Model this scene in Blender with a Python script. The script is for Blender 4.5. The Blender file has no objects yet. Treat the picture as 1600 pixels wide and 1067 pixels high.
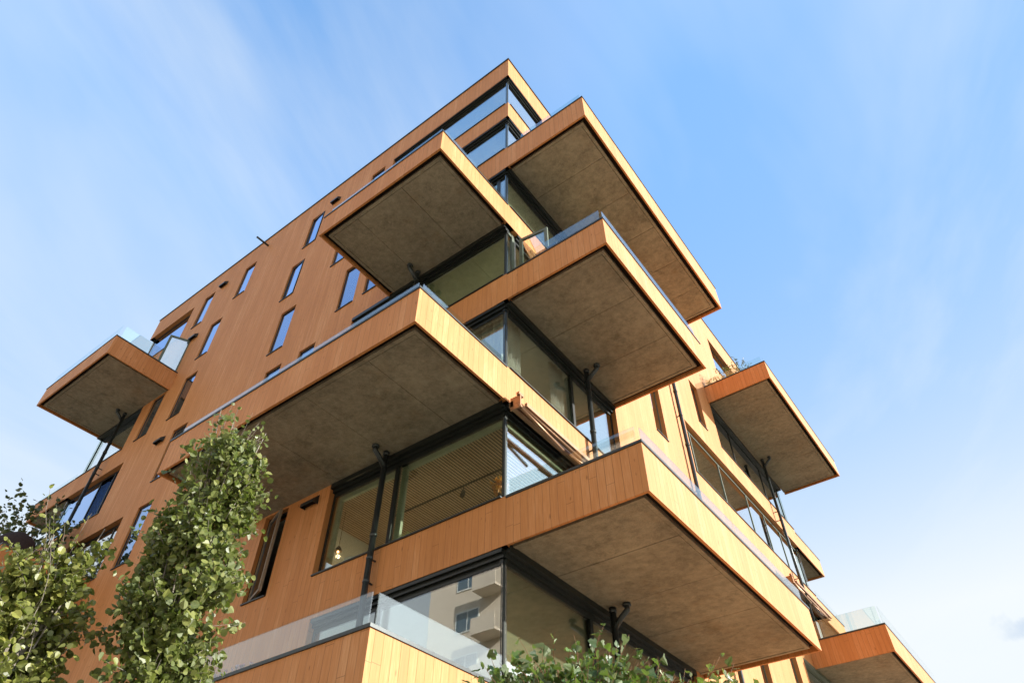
import bpy, math, random
from mathutils import Vector, Matrix
R = math.radians
rng = random.Random(11)
scene = bpy.context.scene
COL = scene.collection

# ---------------------------------------------------------------- helpers
class MB:
    """collects polygons in world metres and links them as ONE mesh object"""
    def __init__(s): s.v = []; s.f = []; s.m = []
    def quad(s, a, b, c, d, m=0):
        i = len(s.v); s.v += [a, b, c, d]; s.f.append((i, i+1, i+2, i+3)); s.m.append(m)
    def poly(s, pts, m=0):
        i = len(s.v); s.v += list(pts); s.f.append(tuple(range(i, i+len(pts)))); s.m.append(m)
    def box(s, x0, x1, y0, y1, z0, z1, m=0):
        if x0 > x1: x0, x1 = x1, x0
        if y0 > y1: y0, y1 = y1, y0
        if z0 > z1: z0, z1 = z1, z0
        i = len(s.v)
        s.v += [(x0,y0,z0),(x1,y0,z0),(x1,y1,z0),(x0,y1,z0),(x0,y0,z1),(x1,y0,z1),(x1,y1,z1),(x0,y1,z1)]
        for q in ((3,2,1,0),(4,5,6,7),(0,1,5,4),(1,2,6,5),(2,3,7,6),(3,0,4,7)):
            s.f.append(tuple(i+k for k in q)); s.m.append(m)
    def obox(s, o, ux, uy, uz, m=0):
        """oriented box: corner o and three edge vectors"""
        o, ux, uy, uz = map(Vector, (o, ux, uy, uz)); i = len(s.v)
        s.v += [tuple(p) for p in (o, o+ux, o+ux+uy, o+uy, o+uz, o+ux+uz, o+ux+uy+uz, o+uy+uz)]
        for q in ((3,2,1,0),(4,5,6,7),(0,1,5,4),(1,2,6,5),(2,3,7,6),(3,0,4,7)):
            s.f.append(tuple(i+k for k in q)); s.m.append(m)
    def tube(s, pts, rads, n=10, m=0, cap=True):
        pts = [Vector(p) for p in pts]
        if not hasattr(rads, '__len__'): rads = [rads]*len(pts)
        rings = []; prev = None
        for k, p in enumerate(pts):
            d = (pts[min(k+1, len(pts)-1)] - pts[max(k-1, 0)]).normalized()
            u = (prev - d*prev.dot(d)) if prev is not None else d.cross(Vector((0,0,1)) if abs(d.z) < .9 else Vector((1,0,0)))
            u.normalize(); prev = u; w = d.cross(u)
            i = len(s.v); rings.append(i)
            for j in range(n):
                a = 2*math.pi*j/n
                s.v.append(tuple(p + (u*math.cos(a)+w*math.sin(a))*rads[k]))
        for a, b in zip(rings, rings[1:]):
            for j in range(n):
                s.f.append((a+j, a+(j+1)%n, b+(j+1)%n, b+j)); s.m.append(m)
        if cap:
            s.f.append(tuple(rings[0]+j for j in reversed(range(n)))); s.m.append(m)
            s.f.append(tuple(rings[-1]+j for j in range(n))); s.m.append(m)
    def lathe(s, c, prof, n=20, m=0):
        rings = []
        for r, z in prof:
            i = len(s.v); rings.append(i)
            for j in range(n):
                a = 2*math.pi*j/n; s.v.append((c[0]+r*math.cos(a), c[1]+r*math.sin(a), c[2]+z))
        for a, b in zip(rings, rings[1:]):
            for j in range(n):
                s.f.append((a+j, a+(j+1)%n, b+(j+1)%n, b+j)); s.m.append(m)
    def build(s, name, mats, parent=None, smooth=False):
        me = bpy.data.meshes.new(name); me.from_pydata(s.v, [], s.f)
        if not isinstance(mats, (list, tuple)): mats = [mats]
        for m in mats: me.materials.append(m)
        if len(mats) > 1: me.polygons.foreach_set('material_index', s.m)
        if smooth: me.polygons.foreach_set('use_smooth', [True]*len(s.f))
        me.update()
        o = bpy.data.objects.new(name, me); COL.objects.link(o)
        if parent is not None:
            o.parent = parent
            if parent.get('is_root_at'): o.location = -Vector(parent['is_root_at'])
        return o

def thing(name, loc, label, cat, group=None):
    o = bpy.data.objects.new(name, None); COL.objects.link(o); o.location = loc
    o.empty_display_size = .2
    o['label'] = label; o['category'] = cat; o['is_root_at'] = list(loc)
    if group: o['group'] = group
    return o
def tag(o, label, cat, group=None):
    o['label'] = label; o['category'] = cat
    if group: o['group'] = group
    return o

# ---------------------------------------------------------------- materials
def newmat(name):
    m = bpy.data.materials.new(name); m.use_nodes = True
    nt = m.node_tree; nt.nodes.clear()
    out = nt.nodes.new('ShaderNodeOutputMaterial')
    return m, nt, out
class N:
    """terse node graph writer"""
    def __init__(s, nt): s.nt = nt
    def n(s, t, **kw):
        nd = s.nt.nodes.new(t)
        for k, v in kw.items(): setattr(nd, k, v)
        return nd
    def link(s, a, b): s.nt.links.new(a, b)
    def math(s, op, a, b=None, c=None, clamp=False):
        nd = s.n('ShaderNodeMath', operation=op, use_clamp=clamp)
        for i, x in enumerate((a, b, c)):
            if x is None: continue
            if isinstance(x, (int, float)): nd.inputs[i].default_value = x
            else: s.link(x, nd.inputs[i])
        return nd.outputs[0]
    def vec(s, x, y, z):
        nd = s.n('ShaderNodeCombineXYZ')
        for i, v in enumerate((x, y, z)):
            if isinstance(v, (int, float)): nd.inputs[i].default_value = v
            else: s.link(v, nd.inputs[i])
        return nd.outputs[0]
    def noise(s, v, scale, detail=3, rough=.5, dist=0):
        nd = s.n('ShaderNodeTexNoise'); nd.inputs['Scale'].default_value = scale
        nd.inputs['Detail'].default_value = detail; nd.inputs['Roughness'].default_value = rough
        nd.inputs['Distortion'].default_value = dist
        if v is not None: s.link(v, nd.inputs['Vector'])
        return nd.outputs['Fac']
    def ramp(s, f, stops, interp='LINEAR'):
        nd = s.n('ShaderNodeValToRGB'); nd.color_ramp.interpolation = interp
        el = nd.color_ramp.elements
        while len(el) < len(stops): el.new(.5)
        for e, (p, c) in zip(el, stops):
            e.position = p; e.color = (c if len(c) == 4 else (*c, 1)) if hasattr(c, '__len__') else (c, c, c, 1)
        s.link(f, nd.inputs[0]); return nd.outputs[0]
    def mix(s, f, a, b, mode='MIX'):
        nd = s.n('ShaderNodeMix', data_type='RGBA', blend_type=mode)
        for i, x in ((0, f), (6, a), (7, b)):
            if isinstance(x, (int, float)): nd.inputs[i].default_value = x
            elif isinstance(x, tuple): nd.inputs[i].default_value = (*x, 1)
            else: s.link(x, nd.inputs[i])
        return nd.outputs[2]
    def pbsdf(s, col, rough=.5, metal=0, spec=.5, bump=None, bstr=.3, bdist=.01):
        b = s.n('ShaderNodeBsdfPrincipled')
        if isinstance(col, tuple): b.inputs['Base Color'].default_value = (*col, 1)
        else: s.link(col, b.inputs['Base Color'])
        if isinstance(rough, (int, float)): b.inputs['Roughness'].default_value = rough
        else: s.link(rough, b.inputs['Roughness'])
        b.inputs['Metallic'].default_value = metal
        b.inputs['Specular IOR Level'].default_value = spec
        if bump is not None:
            bp = s.n('ShaderNodeBump'); bp.inputs['Strength'].default_value = bstr; bp.inputs['Distance'].default_value = bdist
            s.link(bump, bp.inputs['Height']); s.link(bp.outputs[0], b.inputs['Normal'])
        return b
    def obj(s): return s.n('ShaderNodeTexCoord').outputs['Object']
    def sep(s, v):
        nd = s.n('ShaderNodeSeparateXYZ'); s.link(v, nd.inputs[0]); return nd.outputs

def mat_plain(name, col, rough=.5, metal=0, spec=.5, var=.12, scale=6, bump=0):
    m, nt, out = newmat(name); g = N(nt)
    f = g.noise(g.obj(), scale, 4, .6)
    c = g.ramp(f, [(.25, tuple(x*(1-var) for x in col)), (.75, tuple(min(1, x*(1+var)) for x in col))])
    b = g.pbsdf(c, rough, metal, spec, f if bump else None, bump)
    g.link(b.outputs[0], out.inputs[0]); return m

def mat_wood():
    m, nt, out = newmat('stained_pine_cladding'); g = N(nt)
    x, y, z = g.sep(g.obj())
    nx, ny, nz = g.sep(g.n('ShaderNodeNewGeometry').outputs['Normal'])
    side = g.math('GREATER_THAN', g.math('ABSOLUTE', nx), .5)
    t = g.math('ADD', g.math('MULTIPLY', side, y), g.math('MULTIPLY', g.math('SUBTRACT', 1, side), x))
    u = g.math('DIVIDE', t, .148)
    idx = g.math('FLOOR', u); fr = g.math('FRACT', u)
    wn = g.n('ShaderNodeTexWhiteNoise', noise_dimensions='2D')
    g.link(g.vec(idx, g.math('MULTIPLY', side, 91.3), 0), wn.inputs['Vector'])
    rnd = wn.outputs['Value']
    edge = g.math('MINIMUM', fr, g.math('SUBTRACT', 1, fr))           # 0 at the joint
    joint = g.ramp(edge, [(.008, 0.0), (.030, 1.0)])
    off = g.math('MULTIPLY', rnd, 57.0)
    gv = g.vec(g.math('MULTIPLY', t, 26), g.math('ADD', g.math('MULTIPLY', z, 1.1), off), off)
    grain = g.noise(gv, 1.6, 5, .62, .6)
    fine = g.noise(g.vec(g.math('MULTIPLY', t, 160), g.math('MULTIPLY', z, 5), off), 1.0, 2, .5)
    blotch = g.noise(g.vec(g.math('MULTIPLY', t, 1.2), g.math('MULTIPLY', z, .35), 3.3), 1.0, 3, .6)
    # knots: sparse cells stretched a little along the board
    vo = g.n('ShaderNodeTexVoronoi'); vo.inputs['Scale'].default_value = 1.0
    g.link(g.vec(g.math('MULTIPLY', t, 6.76), g.math('ADD', g.math('MULTIPLY', z, 2.6), off), off), vo.inputs['Vector'])
    wr = g.sep(vo.outputs['Color'])[0]
    ksz = g.math('MULTIPLY', g.math('GREATER_THAN', wr, .28), g.math('MULTIPLY_ADD', wr, .15, .03))
    knot = g.math('SUBTRACT', 1, g.math('DIVIDE', vo.outputs['Distance'], g.math('ADD', ksz, .001)), clamp=True)
    tone = g.math('ADD', g.math('MULTIPLY_ADD', grain, .42, g.math('MULTIPLY_ADD', rnd, .11, .095)), g.math('MULTIPLY', blotch, .40))
    tone = g.math('ADD', tone, g.math('MULTIPLY', g.math('SUBTRACT', fine, .5), .34))
    col = g.ramp(tone, [(.22, WOOD_D), (.58, WOOD_M), (.88, WOOD_L)])
    col = g.mix(g.math('MULTIPLY', knot, .85), col, (.20, .075, .022))
    col = g.mix(g.math('MULTIPLY', g.math('SUBTRACT', 1, joint), g.math('MULTIPLY_ADD', rnd, .7, .3)), col, (.16, .062, .018))
    butt = g.math('LESS_THAN', g.math('FRACT', g.math('ADD', g.math('DIVIDE', z, 3.4), g.math('MULTIPLY', rnd, 7.3))), .0022)   # board ends
    col = g.mix(g.math('MULTIPLY', butt, .6), col, (.14, .055, .016))
    streak = g.ramp(g.noise(g.vec(g.math('MULTIPLY', t, 7), g.math('MULTIPLY', z, .22), 5.1), 1.0, 4, .6), [(.50, 0.0), (.72, 1.0)])
    col = g.mix(g.math('MULTIPLY', streak, .22), col, (.30, .105, .03))                                                          # rain-darkened runs
    h = g.math('ADD', g.math('MULTIPLY', joint, 1.0), g.math('MULTIPLY', grain, .12))
    b = g.pbsdf(col, .62, 0, .28, h, .55, .006)
    g.link(b.outputs[0], out.inputs[0]); return m
WOOD_D = (.42, .162, .040); WOOD_M = (.56, .236, .076); WOOD_L = (.74, .40, .185)

def mat_concrete(name, dark, light):
    m, nt, out = newmat(name); g = N(nt); o = g.obj()
    x, y, z = g.sep(o)
    a = g.noise(o, .6, 8, .7); b = g.noise(o, 6.5, 7, .74); c = g.noise(o, 75, 4, .7)
    f = g.math('ADD', g.math('MULTIPLY', a, .5), g.math('MULTIPLY', b, .5))
    f = g.math('ADD', f, g.math('MULTIPLY', g.math('SUBTRACT', c, .5), .5))
    col = g.ramp(f, [(.38, dark), (.61, light)])
    # damp stains with ragged edges, paler scuffs and short trowel marks
    stain = g.ramp(g.noise(o, 1.9, 10, .80), [(.54, 0.0), (.62, 1.0)])
    col = g.mix(g.math('MULTIPLY', stain, .42), col, tuple(v*.62 for v in dark))
    pale = g.ramp(g.noise(g.vec(g.math('MULTIPLY', x, 1.1), g.math('MULTIPLY', y, 1.1), 9.1), 2.3, 9, .78), [(.58, 0.0), (.70, 1.0)])
    col = g.mix(g.math('MULTIPLY', pale, .30), col, tuple(min(1, v*1.35) for v in light))
    mk = g.noise(g.vec(g.math('MULTIPLY', x, 4.2), g.math('MULTIPLY', y, 17), 4.0), 1.0, 5, .72, .35)
    mark = g.ramp(mk, [(.66, 0.0), (.71, 1.0)])
    col = g.mix(g.math('MULTIPLY', mark, .7), col, tuple(v*.42 for v in dark))
    pores = g.n('ShaderNodeTexVoronoi'); pores.inputs['Scale'].default_value = 26; g.link(o, pores.inputs['Vector'])
    pm = g.math('MULTIPLY', g.math('LESS_THAN', pores.outputs['Distance'], .12), g.math('GREATER_THAN', b, .5))
    col = g.mix(g.math('MULTIPLY', pm, .5), col, tuple(v*.4 for v in dark))
    rust = g.ramp(g.noise(g.vec(x, y, 2.7), .85, 8, .72), [(.54, 0.0), (.68, 1.0)])
    col = g.mix(g.math('MULTIPLY', rust, .35), col, (.22, .135, .062))
    bs = g.pbsdf(col, .85, 0, .25, f, .35, .01)
    g.link(bs.outputs[0], out.inputs[0]); return m

def mat_glass(name, tint, boost=1.0, wav=.0, refl=(1, 1, 1), base=0.0):
    m, nt, out = newmat(name); g = N(nt)
    fr = g.n('ShaderNodeFresnel')                                     # same reflectance on either side of the pane
    g.link(g.math('MULTIPLY_ADD', g.n('ShaderNodeNewGeometry').outputs['Backfacing'], 1/1.55-1.55, 1.55), fr.inputs['IOR'])
    f = g.math('MULTIPLY_ADD', fr.outputs[0], boost, base, clamp=True)
    tr = g.n('ShaderNodeBsdfTransparent'); tr.inputs[0].default_value = (*tint, 1)
    gl = g.n('ShaderNodeBsdfGlossy'); gl.inputs['Roughness'].default_value = .0; gl.inputs['Color'].default_value = (*refl, 1)
    if wav:
        w = g.noise(g.obj(), 1.6, 2, .5)
        bp = g.n('ShaderNodeBump'); bp.inputs['Strength'].default_value = wav; bp.inputs['Distance'].default_value = .02
        g.link(w, bp.inputs['Height']); g.link(bp.outputs[0], gl.inputs['Normal'])
    mx = g.n('ShaderNodeMixShader'); g.link(f, mx.inputs[0]); g.link(tr.outputs[0], mx.inputs[1]); g.link(gl.outputs[0], mx.inputs[2])
    g.link(mx.outputs[0], out.inputs[0]); return m

def mat_slats():
    m, nt, out = newmat('slatted_oak_ceiling'); g = N(nt)
    x, y, z = g.sep(g.obj())
    u = g.math('DIVIDE', x, .075); fr = g.math('FRACT', u)
    gap = g.math('LESS_THAN', fr, .38)
    wn = g.n('ShaderNodeTexWhiteNoise', noise_dimensions='1D'); g.link(g.math('FLOOR', u), wn.inputs['W'])
    grain = g.noise(g.vec(g.math('MULTIPLY', x, 60), g.math('MULTIPLY', y, 2.5), 0), 1, 3)
    c = g.ramp(g.math('MULTIPLY_ADD', wn.outputs['Value'], .5, g.math('MULTIPLY', grain, .5)), [(.1, (.45, .27, .14)), (.9, (.62, .40, .22))])
    c = g.mix(gap, c, (.015, .011, .008))
    b = g.pbsdf(c, .6, 0, .3); g.link(b.outputs[0], out.inputs[0]); return m

def mat_leaf(name, dark, mid, light, trans=.35):
    m, nt, out = newmat(name); g = N(nt)
    geo = g.n('ShaderNodeNewGeometry')
    r = geo.outputs['Random Per Island']
    col = g.ramp(r, [(0.0, dark), (.5, mid), (.93, light), (1.0, tuple(min(1, c*1.25) for c in light))])
    vein = g.noise(g.obj(), 60, 2)
    col = g.mix(.25, col, g.ramp(vein, [(.3, dark), (.7, light)]))
    back = g.mix(.45, col, (.24, .26, .12))
    col2 = g.mix(geo.outputs['Backfacing'], col, back)
    b = g.pbsdf(col2, .42, 0, .5)
    t = g.n('ShaderNodeBsdfTranslucent'); g.link(g.mix(.5, col, (.20, .30, .03)), t.inputs[0])
    mx = g.n('ShaderNodeMixShader'); mx.inputs[0].default_value = trans
    g.link(b.outputs[0], mx.inputs[1]); g.link(t.outputs[0], mx.inputs[2]); g.link(mx.outputs[0], out.inputs[0]); return m

WOOD = mat_wood()
CONC = mat_concrete('balcony_concrete', (.185, .162, .116), (.37, .325, .235))
CAP = mat_plain('dark_coated_flashing', (.040, .047, .045), .38, .4, .5, .2, 9)
FRAME = mat_plain('black_green_window_frame', (.012, .015, .012), .4, .1, .5, .2)
FRAME_G = mat_plain('sage_timber_frame', (.105, .125, .082), .5, 0, .4, .15)
GLASS_W = mat_glass('sky_reflecting_glass', (.8, .85, .8), 3.0, 0, base=.5)
FRAME_T = mat_plain('brown_grey_sash_timber', (.24, .19, .13), .5, 0, .4, .15)
FRAME_L = mat_plain('pale_sage_frame', (.30, .34, .23), .5, 0, .4, .1)
PIPE = mat_plain('dark_zinc_pipe', (.045, .052, .05), .36, .5, .5, .25, 4)
GLASS = mat_glass('window_glass', (.93, .965, .90), 3.0, .012)
GLASS_B = mat_glass('coated_glass_sky_tint', (.62, .68, .66), 3.6, .010, refl=(.46, .60, .86), base=.06)  # coated pane; the deep blue of mirrored sky is put into the reflection colour
RAIL = mat_glass('railing_glass', (.90, .95, .93), 1.5, .0)
DARK = mat_plain('gap_shade_and_dark_parts', (.020, .015, .010), .9, 0, .1)  # painted shade for the slab gaps; also plain dark fittings
PLAST = mat_plain('interior_plaster', (.76, .75, .68), .85, 0, .2, .05, 3)
FLOORM = mat_plain('interior_floor', (.22, .14, .08), .5, 0, .4, .1, 3)
SLATS = mat_slats()
BLIND = mat_plain('olive_screen_blind', (.36, .385, .235), .9, 0, .1, .06, 40)
BLIND3 = mat_plain('dark_olive_screen_blind', (.215, .21, .145), .9, 0, .1, .06, 40)
BLIND2 = mat_plain('sage_screen_blind', (.52, .60, .44), .9, 0, .1, .06, 40)
BRONZE = mat_plain('bronze_awning_metal', (.30, .165, .085), .42, .5, .5, .2)
CURT = mat_plain('white_curtain_cloth', (.72, .74, .70), .9, 0, .1, .05, 20)
BARK = mat_plain('grey_brown_bark', (.22, .19, .15), .85, 0, .2, .35, 18, .5)
TWIG = mat_plain('reddish_twig', (.23, .12, .06), .7, 0, .3, .25, 10)
LEAF_A = mat_leaf('aspen_leaf', (.052, .078, .016), (.135, .165, .036), (.28, .29, .080))
LEAF_E = mat_leaf('yellowing_aspen_leaf', (.070, .090, .016), (.185, .205, .040), (.36, .35, .085))
LEAF_B = mat_leaf('climber_leaf', (.022, .052, .009), (.045, .098, .016), (.12, .20, .035))
LEAF_C = mat_leaf('balcony_plant_leaf', (.05, .08, .02), (.13, .17, .04), (.33, .33, .09))
LEAF_D = mat_leaf('dark_tree_leaf', (.022, .042, .02), (.045, .075, .03), (.09, .12, .05), .25)
WHITE = mat_plain('white_door_panel', (.74, .75, .72), .45, 0, .4, .05)
SEAT = mat_plain('dark_brown_cover', (.040, .026, .022), .85, 0, .2, .2, 14, .3)

# ---------------------------------------------------------------- camera (solved from the building's own lines)
F, PIT, ROLL, AL, TH = 1060.935, R(45.6012), R(-.16695), R(53.4666), R(-52.8449)
EYE = Vector((10*math.cos(TH), 10*math.sin(TH), 0))
fh = Vector((-math.cos(AL), math.sin(AL), 0)); rt = Vector((math.sin(AL), math.cos(AL), 0)); up = Vector((0, 0, 1))
fw = fh*math.cos(PIT)+up*math.sin(PIT); u0 = -fh*math.sin(PIT)+up*math.cos(PIT)
r2 = rt*math.cos(ROLL)+u0*math.sin(ROLL); u2 = -rt*math.sin(ROLL)+u0*math.cos(ROLL)
cam = bpy.data.cameras.new('camera'); co = bpy.data.objects.new('camera', cam); COL.objects.link(co)
M = Matrix((r2, u2, -fw)).transposed().to_4x4(); M.translation = EYE
co.matrix_world = M
cam.sensor_width = 36; cam.lens = F/1600*36; cam.clip_start = .05; cam.clip_end = 3000
scene.camera = co
GZ = -1.62                                                             # street level (heights are measured from the eye)

# ---------------------------------------------------------------- the apartment building
B = thing('apartment_building', (0, 0, GZ), 'orange wood clad apartment block with stacked corner balconies', 'building')
XL, YR, ROOF = -21.65, 21.05, 24.9
T = .30                                                               # wall thickness

class Plane:
    """maps (along, depth inwards, height) onto one facade"""
    def __init__(s, axis, c, sgn): s.axis, s.c, s.s = axis, c, sgn
    def p(s, a, d, z):
        return (a, s.c+d*s.s, z) if s.axis == 'y' else (s.c+d*s.s, a, z)
    def box(s, mb, a0, a1, d0, d1, z0, z1, m=0):
        p, q = s.p(a0, d0, z0), s.p(a1, d1, z1)
        mb.box(p[0], q[0], p[1], q[1], p[2], q[2], m)
    def inv(s): return s
LEFT = Plane('y', 0, 1); RIGHT = Plane('x', 0, -1); END = Plane('x', XL, 1); BACK = Plane('y', YR, -1)

def facade(pl, a0, a1, z0, z1, holes, flip, i0=0, i1=0):
    """wood wall with openings; i0/i1 shorten the inner skin at the corners"""
    cuts_a = sorted({a0, a1} | {h[0] for h in holes} | {h[1] for h in holes})
    cuts_z = sorted({z0, z1} | {h[2] for h in holes} | {h[3] for h in holes})
    def solid(i, j):
        if i < 0 or j < 0 or i >= len(cuts_a)-1 or j >= len(cuts_z)-1: return False
        a, z = (cuts_a[i]+cuts_a[i+1])/2, (cuts_z[j]+cuts_z[j+1])/2
        return not any(h[0] < a < h[1] and h[2] < z < h[3] for h in holes)
    mb = MB()
    def q(*pts, m=0):
        pts = [pl.p(*p) for p in pts]
        mb.quad(*(pts if not flip else pts[::-1]), m=m)
    for i in range(len(cuts_a)-1):
        for j in range(len(cuts_z)-1):
            if not solid(i, j): continue
            A, A2, Z, Z2 = cuts_a[i], cuts_a[i+1], cuts_z[j], cuts_z[j+1]
            q((A,0,Z),(A2,0,Z),(A2,0,Z2),(A,0,Z2))
            ia, ib = (A+T if A == a0 else A), (A2-T if A2 == a1 else A2)
            q((ib,T,Z),(ia,T,Z),(ia,T,Z2),(ib,T,Z2), m=1)
            if not solid(i-1, j) and A > a0: q((A,0,Z),(A,0,Z2),(A,T,Z2),(A,T,Z))
            if not solid(i+1, j) and A2 < a1: q((A2,0,Z2),(A2,0,Z),(A2,T,Z),(A2,T,Z2))
            if not solid(i, j-1) and Z > z0: q((A,0,Z),(A,T,Z),(A2,T,Z),(A2,0,Z))
            if not solid(i, j+1) and Z2 < z1: q((A,T,Z2),(A,0,Z2),(A2,0,Z2),(A2,T,Z2))
    return mb.build('wood_wall', [WOOD, PLAST], B)

# bands: (bottom, top) of the timber band between two storeys
LV = {2:(3.40,5.53), 3:(6.45,8.585), 4:(9.505,11.595), 5:(12.495,14.57), 6:(15.41,17.36), 7:(18.47,20.50), 8:(21.44,23.58)}
NL = {k: (3.45+3.01*(k-2), 5.56+3.01*(k-2)) for k in range(0, 9)}
NL.update({3:(6.45,8.58), 4:(9.5,11.6), 5:(12.5,14.62), 6:(15.53,17.6), 7:(18.53,20.57), 8:(21.5,23.54)})

left_corner = {2:-4.65, 3:-4.90, 4:-3.9, 5:-5.65, 6:-3.2, 7:-3.6, 8:-5.49}
right_corner = {2:6.9, 3:3.75, 4:4.75, 5:4.2, 6:4.9, 7:3.4, 8:2.07}
left_end = {8:-18.08, 7:-18.30, 6:-18.25, 5:-17.46, 4:-15.30, 3:-15.40}
right_end = {6:13.45, 5:9.98, 4:15.9, 3:16.14, 7:15.4, 8:16.0}
narrow_L = {8:[(-17.26,-16.51,0),(-14.37,-13.62,0),(-10.07,-9.29,1),(-6.63,-5.92,0)],
            7:[(-15.35,-14.58,0),(-10.33,-9.58,1),(-7.66,-6.93,0)],
            6:[(-17.49,-16.67,0),(-15.42,-14.63,0),(-9.86,-9.08,0),(-6.63,-5.86,0),(-5.45,-4.72,0)],
            5:[(-14.42,-13.58,0),(-9.53,-8.77,0),(-7.95,-7.22,0)],
            4:[(-14.46,-13.65,0)], 3:[(-7.13,-6.32,0)]}
narrow_R = {6:[(11.52,12.26)], 5:[(7.35,8.11)], 3:[(11.45,12.22),(14.52,15.28)]}
DOOR = (-17.37, -16.66, 18.53, 20.57)

holesL = [(left_corner[k], 0.0, *LV[k]) for k in LV] + [(XL, left_end[k], *NL[k]) for k in left_end]
holesL += [(a, b, *NL[k]) for k, l in narrow_L.items() for a, b, s in l] + [DOOR]
holesR = [(0.0, right_corner[k], *LV[k]) for k in LV] + [(right_end[k], YR, *NL[k]) for k in right_end if k not in (7, 8)]
holesR += [(right_end[7], 18.2, *NL[7]), (right_end[8], 19.0, *NL[8])]
holesR += [(a, b, *NL[k]) for k, l in narrow_R.items() for a, b in l]
facade(LEFT, XL, 0, GZ, ROOF, holesL, False)
facade(RIGHT, 0, YR, GZ, ROOF, holesR, False)
facade(END, 0, YR, GZ, ROOF, [(0, 4.2, *NL[k]) for k in left_end], True)
facade(BACK, XL, 0, GZ, ROOF, [(-4.2, 0, *NL[k]) for k in (6, 5, 4, 3)], True)

# roof deck and coping
mb = MB(); mb.box(XL+T+.01, -T-.01, T+.01, YR-T-.01, ROOF-.55, ROOF-.25); mb.build('roof_deck', CONC, B)
mb = MB(); cz0, cz1, ov = ROOF+.002, ROOF+.062, .035
mb.box(XL-ov, ov, -ov, T+.03, cz0, cz1); mb.box(-T-.03, ov, T+.03, YR+ov, cz0, cz1)
mb.box(XL-ov, XL+T+.03, T+.03, YR+ov, cz0, cz1); mb.box(XL+T+.03, -T-.03, YR-T-.03, YR+ov, cz0, cz1)
mb.build('roof_coping', CAP, B)

# storey decks with ceilings, and the inner core walls
for k in range(2, 9):
    top = LV[k][0]; bot = LV[k-1][1] if k > 2 else 2.45
    mb = MB(); mb.box(XL+T+.01, -T-.01, T+.01, YR-T-.01, bot+.01, bot+.45, 0)
    mb.build('storey_deck', PLAST, B)
mb = MB(); mb.box(XL+T+.01, -T-.01, T+.01, YR-T-.01, LV[8][1]+.01, LV[8][1]+.25); mb.build('storey_deck', PLAST, B)
for k in range(2, 9):
    z0 = (LV[k-1][1] if k > 2 else 2.45)+.455; z1 = LV[k][1]+.005
    mb = MB()
    mb.box(XL+.6, -5.2, 4.6, 4.8, z0, z1); mb.box(-5.4, -5.2, 4.8, YR-.6, z0, z1)
    mb.box(-6.15, -6.0, .31, 4.6, z0, z1); mb.box(-5.2, -.31, 8.95, 9.1, z0, z1)
    mb.box(-17.6, -17.5, .31, 4.6, z0, z1) if k not in (4, 3) else mb.box(-15.2, -15.1, .31, 4.6, z0, z1)
    mb.box(-12.6, -12.5, .31, 4.6, z0, z1)
    mb.build('inner_wall', PLAST, B)
mb = MB(); mb.box(-5.95, -.33, .33, 4.55, LV[3][1]-.10, LV[3][1]-.004); mb.build('slatted_ceiling', SLATS, B)
mb = MB()
for y in (1.6, 3.2): mb.box(-4.6, -1.2, y, y+.03, LV[3][1]-.135, LV[3][1]-.104)
mb.build('ceiling_track', DARK, B)

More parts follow.
